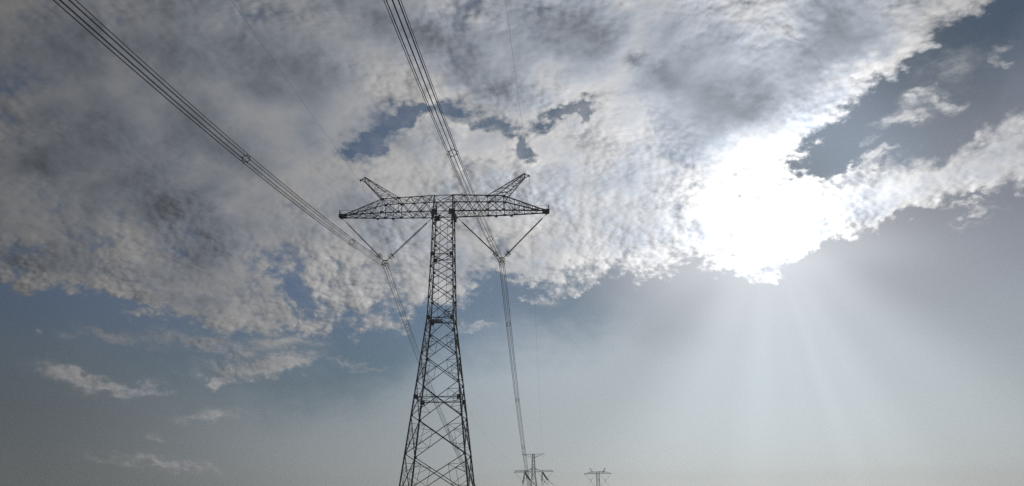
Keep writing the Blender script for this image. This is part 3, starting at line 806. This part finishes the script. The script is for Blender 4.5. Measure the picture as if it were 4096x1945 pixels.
# ---------------------------------------------------------------- tension pylon beyond
RZ2 = -13.0
M2 = Matrix.Translation((16.8, 700, -8.0 + EYE)) @ Matrix.Rotation(R(RZ2), 4, 'Z')
A2 = 38.87                                    # lower crossarm above this pylon's base
def tension_pylon():
    root = thing('tension_pylon', 'distant dark lattice pylon with two crossarms, thick insulator strings hanging from the lower one', 'pylon', (16.8, 700, -8.0 + EYE), R(RZ2), 'lattice pylons of the power line')
    hs = [(0, 5.7), (10, 4.6), (18, 3.7), (27.1, 2.5), (31.5, 2.0), (35.6, 1.5), (A2, 1.42), (A2 + 2.9, 1.35), (45.8, 1.2), (49.0, 1.05), (50.5, .98), (53.45, .92)]
    C = lambda sx, sy, i: Vector((sx * hs[i][1], sy * hs[i][1], hs[i][0]))
    for sx in (-1, 1):
        for sy in (-1, 1):
            mb = MB()
            for i in range(len(hs) - 1): mb.angle(C(sx, sy, i), C(sx, sy, i + 1), .30 if i < 6 else .24, (-sx, 0, 0))
            leg = mb.build('leg', STEEL, root)
            f = MB(); f.box((sx * 5.7, sy * 5.7, -.1), 1.3, 1.3, .7); f.build('footing', CONCRETE, leg)
    for a, b, nr in FACES:
        for i in range(len(hs) - 1):
            mb = MB(); n = max(1, round((hs[i + 1][0] - hs[i][0]) / (hs[i][1] * 1.9)))
            for k in range(n):
                q = lambda s, t: lerp(C(*s, i), C(*s, i + 1), t)
                mb.angle(q(a, k / n), q(b, (k + 1) / n), .15, nr); mb.angle(q(b, k / n), q(a, (k + 1) / n), .15, nr)
            if i in (3, 5, 6, 7): mb.angle(C(*a, i), C(*b, i), .20, nr)
            if i == 10: mb.angle(C(*a, 11), C(*b, 11), .2, nr)
            mb.build('cross_brace', BRACE, root)
    for sg in (-1, 1):
        # lower crossarm: flat bottom chords, a raised outer truss and a steep inner stay
        mb = MB(); y = lambda x: 1.42 - (x - 1.4) * .06
        B = lambda x, sy, dz=0: Vector((sg * x, sy * y(x), A2 + dz))
        for sy in (-1, 1):
            mb.angle(B(1.4, sy), B(16.75, sy), .26, (0, sy, 0)); mb.angle(Vector((sg * 1.35, sy * 1.35, A2 + 2.9)), B(6.4, sy), .22, (0, sy, 0))
            mb.angle(B(4.6, sy, 1.28), B(15.3, sy, 1.28), .17, (0, sy, 0)); mb.angle(B(15.3, sy, 1.28), B(16.75, sy), .15, (0, sy, 0))
        mb.bar(B(16.75, -1), B(16.75, 1), .3)
        arm = mb.build('lower_crossarm', STEEL, root)
        mb = MB(); xs = [4.6, 6.4, 8.2, 9.9, 11.6, 13.4, 15.3]
        for sy in (-1, 1):
            for i in range(len(xs) - 1):
                mb.angle(B(xs[i], sy, 1.28), B(xs[i + 1], sy), .09, (0, sy, 0)); mb.angle(B(xs[i + 1], sy), B(xs[i + 1], sy, 1.28), .07, (0, sy, 0))
            mb.angle(Vector((sg * 1.35, sy * 1.35, A2 + 2.9)), B(3.2, sy), .10, (0, sy, 0)); mb.angle(B(3.2, sy), B(3.2, sy, 1.75), .08, (0, sy, 0))
            mb.angle(B(7.5, sy), B(7.5, sy, 1.28), .22, (0, sy, 0))
        xs = [1.4, 3.2] + xs + [16.7]
        for i in range(len(xs) - 1):
            mb.angle(B(xs[i], -1), B(xs[i + 1], 1), .08); mb.angle(B(xs[i], 1), B(xs[i + 1], -1), .08)
        mb.build('side_lattice', BRACE, arm)
        # upper crossarm for the earth wires
        mb = MB(); y2 = lambda x: .92 - (x - .9) * .085
        U = lambda x, sy, dz=0: Vector((sg * x, sy * y2(x), 53.45 + dz))
        for sy in (-1, 1):
            mb.angle(U(.9, sy), U(9.55, sy), .17, (0, sy, 0)); mb.angle(Vector((sg * .98, sy * .98, 50.5)), U(9.55, sy, -.12), .15, (0, sy, 0))
        mb.bar(U(9.4, -1), U(9.4, 1), .2); ua = mb.build('upper_crossarm', STEEL, root)
        mb = MB(); xs = [.9, 2.6, 4.3, 6.0, 7.7]
        for sy in (-1, 1):
            lo = lambda x: U(x, sy, -2.95 * (9.55 - x) / 8.65)
            for i in range(len(xs) - 1): mb.angle(U(xs[i], sy), lo(xs[i + 1]), .06, (0, sy, 0)); mb.angle(U(xs[i + 1], sy), lo(xs[i + 1]), .05, (0, sy, 0))
        mb.build('side_lattice', BRACE, ua)
tension_pylon()

ENDS2 = {('near', -1): Vector((8.07, 685, 22.96 + EYE)), ('near', 1): Vector((23.27, 685, 23.05 + EYE)), ('far', -1): Vector((14.33, 720, 24.7 + EYE)), ('far', 1): Vector((29.86, 720, 24.7 + EYE))}
def tension_string(label, p, q):
    root = thing('tension_insulator_string', label, 'insulator', p, 0.0, 'thick insulator strings of the two-armed pylon')
    d = q - p; L = d.length; d.normalize(); u = d.cross(Vector((0, 0, 1))).normalized(); w = u.cross(d)
    at = lambda s, a=0, b=0: d * s + u * a + w * b - Vector((0, 0, 1)) * (4 * .35 * (s / L) * (1 - s / L))
    mb = MB(); mb.bar(at(0), at(1.2), .3, .2); mb.bar(at(1.2, -.62), at(1.2, .62), .35, .12, d); mb.build('upper_link', HARD, root)
    for a in (-.5, 0, .5):
        for b in (-.2, .2):
            mb = MB(); mb.tube([at(1.2 + (L - 2.6) * k / 8, a, b) for k in range(9)], .165, 6); mb.build('disc_stack', DISC, root)
    mb = MB(); mb.bar(at(L - 1.4, -.62), at(L - 1.4, .62), .4, .15, d); mb.bar(at(L - 1.4), at(L), .3, .25)
    mb.tube(ring_pts(at(L - 1.2), u, w, .75, .5, 12), .06, 5, True); mb.build('lower_link', HARD, root)
for (k, sg), lab in {('near', -1): 'striped insulator string hanging almost upright, left of the two-armed pylon\'s shaft', ('near', 1): 'striped insulator string hanging almost upright, right of the two-armed pylon\'s shaft',
                     ('far', -1): 'black slanting insulator string just left of the two-armed pylon\'s shaft', ('far', 1): 'black slanting insulator string under the right arm of the two-armed pylon'}.items():
    tension_string(lab, M2 @ Vector((sg * 7.5, -.9 if k == 'near' else .9, A2 - .15)), ENDS2[(k, sg)])
for sg, side in ((-1, 'left'), (1, 'right')):
    jb = Vector((sg * 9.35, 0, A2 - 8.0))
    for x, nm in ((16.5, 'thin jumper insulator slanting down from the %s tip of the two-armed pylon\'s lower crossarm'), (2.9, 'thin jumper insulator slanting from the shaft of the two-armed pylon to the %s jumper')):
        p, q = Vector((sg * x, 0, A2 - .15)), jb + Vector((0, 0, .45)); d = (q - p).normalized()
        t = thing('jumper_insulator', nm % side, 'insulator', M2 @ p, R(RZ2), 'jumper insulators of the two-armed pylon')
        mb = MB(); mb.tube([(0, 0, 0), d * 1.3], .05, 5); mb.build('upper_link', HARD, t)
        mb = MB(); mb.tube([d * 1.3, (q - p) - d * .8], .075, 6); mb.build('insulator_rod', RUBBER, t)
        mb = MB(); mb.tube([(q - p) - d * .8, q - p], .06, 5); mb.build('lower_link', HARD, t)
    t = thing('jumper', 'dark jumper bar with slack wires hanging under the %s arm of the two-armed pylon' % side, 'jumper', M2 @ jb, R(RZ2), 'jumpers of the two-armed pylon')
    mb = MB(); mb.tube([(0, -2.6, .15), (0, -1.2, -.05), (0, 1.2, -.05), (0, 2.6, .15)], .26, 8); mb.box((0, 0, .25), .5, .9, .5); mb.build('jumper_bar', HARD, t)
    iv = M2.inverted(); n_, f_ = iv @ ENDS2[('near', sg)] - jb, iv @ ENDS2[('far', sg)] - jb
    for a, b in ((-.35, .2), (.35, .2), (-.35, -.3), (.35, -.3)):
        o = Vector((a, 0, b)); mb = MB(); pts = []
        for e, y0 in ((n_, -2.5), (f_, 2.5)):
            c = Vector((0, y0, 0)); leg = [lerp(e, c, k / 10) - Vector((0, 0, 3.4 * 4 * (k / 10) * (1 - k / 10) * (1 - .35 * k / 10))) + o for k in range(11)]
            pts += leg if y0 < 0 else leg[::-1]
        mb.tube(pts, .032, 5); mb.build('jumper_wire', WIRE, t)

# ---------------------------------------------------------------- third pylon, far off
RZ3 = -15.0
M3 = Matrix.Translation((114.8, 1135, -5.55 + EYE)) @ Matrix.Rotation(R(RZ3), 4, 'Z')
suspension_pylon('suspension_pylon', 'smallest, farthest lattice pylon, faint grey with two upright peaks and thin V insulators', (114.8, 1135, -5.55 + EYE), R(RZ3), 'lattice pylons of the power line', (6.5, 8.6, 10.6, 57.9, 11.2), fine=False)
for sg, side in ((-1, 'left'), (1, 'right')):
    for x, z, nm in ((18.2, 49.62, 'faint insulator string from the %s crossarm tip of the farthest pylon'), (2.1, 49.2, 'faint insulator string between the farthest pylon\'s shaft and its %s yoke')):
        v_string(nm % side, M3, (sg * x, 0, z + 2.5), (sg * (9.9 + (.34 if x > 5 else -.34)), 0, YZ + .74 + 2.5), 'insulator strings of the farthest pylon', False)

# ---------------------------------------------------------------- wires
def near_path(A, az, a, k, L=285.0, n=60):
    d = Vector((math.sin(R(az)), math.cos(R(az)), 0))
    return [(A - d * s + Vector((0, 0, -a * s + k * s * s)), s) for s in (L * i / n for i in range(n, 0, -1))]
def span(A, B, sag, n=80, skip=0):
    return [lerp(A, B, i / n) - Vector((0, 0, 4 * sag * (i / n) * (1 - i / n))) for i in range(skip, n + 1)]
def offset(pts, x, z):
    out = []
    for i, p in enumerate(pts):
        d = pts[min(i + 1, len(pts) - 1)] - pts[max(i - 1, 0)]; d.normalize()
        u = d.cross(Vector((0, 0, 1))).normalized(); w = u.cross(d); out.append(p + u * x + w * z)
    return out
AT = {}
for sg, x in ((-1, YX[0]), (1, YX[1])): AT[sg] = M1 @ Vector((x, 0, YZ + 2.5))
FAR_SAG = 34.0
spc = make_spacer(); spc_far = make_spacer(1.5)
spacers = [(spc, []), (spc_far, [])]
def set_spacer(proto, p, d, label, group):
    used = spacers[0][1] if proto is spc else spacers[1][1]
    o = proto if not used else copy_tree(proto); used.append(o)
    d = d.normalized(); u = d.cross(Vector((0, 0, 1))).normalized(); w = u.cross(d)
    o.matrix_world = Matrix(((u.x, d.x, w.x, p.x), (u.y, d.y, w.y, p.y), (u.z, d.z, w.z, p.z), (0, 0, 0, 1)))
    tag(o, label, 'spacer', group)
ORD = ['first', 'second', 'third', 'fourth', 'fifth', 'sixth', 'seventh', 'eighth', 'ninth', 'tenth', 'eleventh', 'twelfth', 'thirteenth']
for sg, side in ((-1, 'left'), (1, 'right')):
    A, B = AT[sg], ENDS2[('near', sg)]
    back = [p for p, s in near_path(A, 3.6, .16, .0005)]
    fore = span(A, B, FAR_SAG)
    path = back + fore
    for i in range(8):
        x, z = octo(i); mb = MB(); mb.tube(offset(path, x, z), .025, 6)
        tag(mb.build('conductor', WIRE), '%s wire of the eight-wire bundle on the nearest pylon\'s %s yoke' % (SPOT[i], side), 'conductor', 'conductors of the bundle on the %s yoke' % side)
    yoke('dark yoke plate where the two %s-hand insulator strings of the nearest pylon meet' % side, M1, (YX[0] if sg < 0 else YX[1], 0, YZ + 2.5), 'conductor yokes of the nearest pylon',
         [M1.to_3x3().inverted() @ (back[-1] - A).normalized(), M1.to_3x3().inverted() @ (fore[1] - A).normalized()])
    for s, lab in ((61.8, 'large eight-armed spacer ring high on the %s bundle of wires, well above the crossarm'), (22.0, 'eight-armed spacer ring on the %s bundle close above its yoke')):
        d = Vector((math.sin(R(3.6)), math.cos(R(3.6)), 0))
        p = A - d * s + Vector((0, 0, -.16 * s + .0005 * s * s))
        set_spacer(spc, p, d + Vector((0, 0, .16 - .001 * s)), lab % side, 'spacers in front of the nearest pylon')
    L = (B - A).length
    for j, s in enumerate(list(range(0, 12))):
        t = (22.4 + 40.0 * s) / L
        if t > .97: break
        p = lerp(A, B, t) - Vector((0, 0, 4 * FAR_SAG * t * (1 - t))); d = (B - A) - Vector((0, 0, 4 * FAR_SAG * (1 - 2 * t)))
        set_spacer(spc, p, d, '%s spacer ring below the yoke on the %s bundle that runs to the distance' % (ORD[j], side), 'spacers beyond the nearest pylon')
    # beyond the tension pylon
    C0, C1 = ENDS2[('far', sg)], M3 @ Vector((sg * 9.9, 0, YZ + 2.5)); C2 = C1 + Vector((math.sin(R(13)) * 420, math.cos(R(13)) * 420, 0))
    p2 = span(C0, C1, 17.0, 50) + span(C1, C2, 19.0, 40, 1)
    for i in range(8):
        x, z = octo(i); mb = MB(); mb.tube(offset(p2, x, z), .021, 5)
        tag(mb.build('conductor', WIRE), 'faint thin conductor of the %s bundle sagging between the two distant pylons' % side, 'conductor', 'conductors of the %s distant bundle' % side)
    yoke('tiny yoke under the %s insulator strings of the farthest pylon' % side, M3, (sg * 9.9, 0, YZ + 2.5), 'conductor yokes of the farthest pylon',
         [M3.to_3x3().inverted() @ (p2[49] - C1).normalized(), M3.to_3x3().inverted() @ (p2[52] - C1).normalized()], False)
    for j, s in enumerate((16.0, 60.0, 370.0, 410.0)):
        t = s / (C1 - C0).length; q = lerp(C0, C1, t) - Vector((0, 0, 4 * 17.0 * t * (1 - t)))
        set_spacer(spc_far, q, (C1 - C0) - Vector((0, 0, 4 * 17.0 * (1 - 2 * t))), '%s spacer on the faint %s bundle leaving the two-armed pylon' % (ORD[j], side), 'spacers beyond the two-armed pylon')
    # earth wires
    E1 = M1 @ Vector((sg * 15.25, 0, 57.5 - .62 - .42 + 2.5)); E2 = M2 @ Vector((sg * 9.4, 0, 53.2)); E3 = M3 @ Vector((sg * 11.2, 0, 57.9 - .62 - .42 + 2.5))
    w1 = [p for p, s in near_path(E1, 3.8, .05, .0002)] + span(E1, E2, 20.0)
    mb = MB(); mb.tube(w1, .0125, 5)
    tag(mb.build('earth_wire', WIRE), 'thin earth wire slung over the %s raised peak of the nearest pylon' % side, 'earth wire', 'earth wires of the power line')
    mb = MB(); mb.tube(span(E2, E3, 10.0, 50), .012, 5)
    tag(mb.build('earth_wire', WIRE), 'thin earth wire from the two-armed pylon\'s %s upper arm to the farthest pylon' % side, 'earth wire', 'earth wires of the power line')

scene.cycles.use_denoising = False

HAZE_DENSITY = 0.00018

# ---------------------------------------------------------------- haze
mb = MB(); lo, hi = (-2450, -2450, -25.0), (2450, 2450, 95.0)
mb.box(((lo[0] + hi[0]) / 2, (lo[1] + hi[1]) / 2, (lo[2] + hi[2]) / 2), hi[0] - lo[0], hi[1] - lo[1], hi[2] - lo[2])
hm = bpy.data.materials.new('thin_haze'); hm.use_nodes = True; g = hm.node_tree; g.nodes.remove(g.nodes['Principled BSDF'])
pv = g.nodes.new('ShaderNodeVolumePrincipled'); pv.inputs['Color'].default_value = (.93, .95, 1, 1); pv.inputs['Density'].default_value = HAZE_DENSITY
pv.inputs['Anisotropy'].default_value = 0.5
g.links.new(pv.outputs[0], [n for n in g.nodes if n.type == 'OUTPUT_MATERIAL'][0].inputs['Volume'])
hz = mb.build('haze', hm); tag(hz, kind='stuff')
hz['label'] = 'thin pale haze in the air round the power line'; hz['category'] = 'haze'
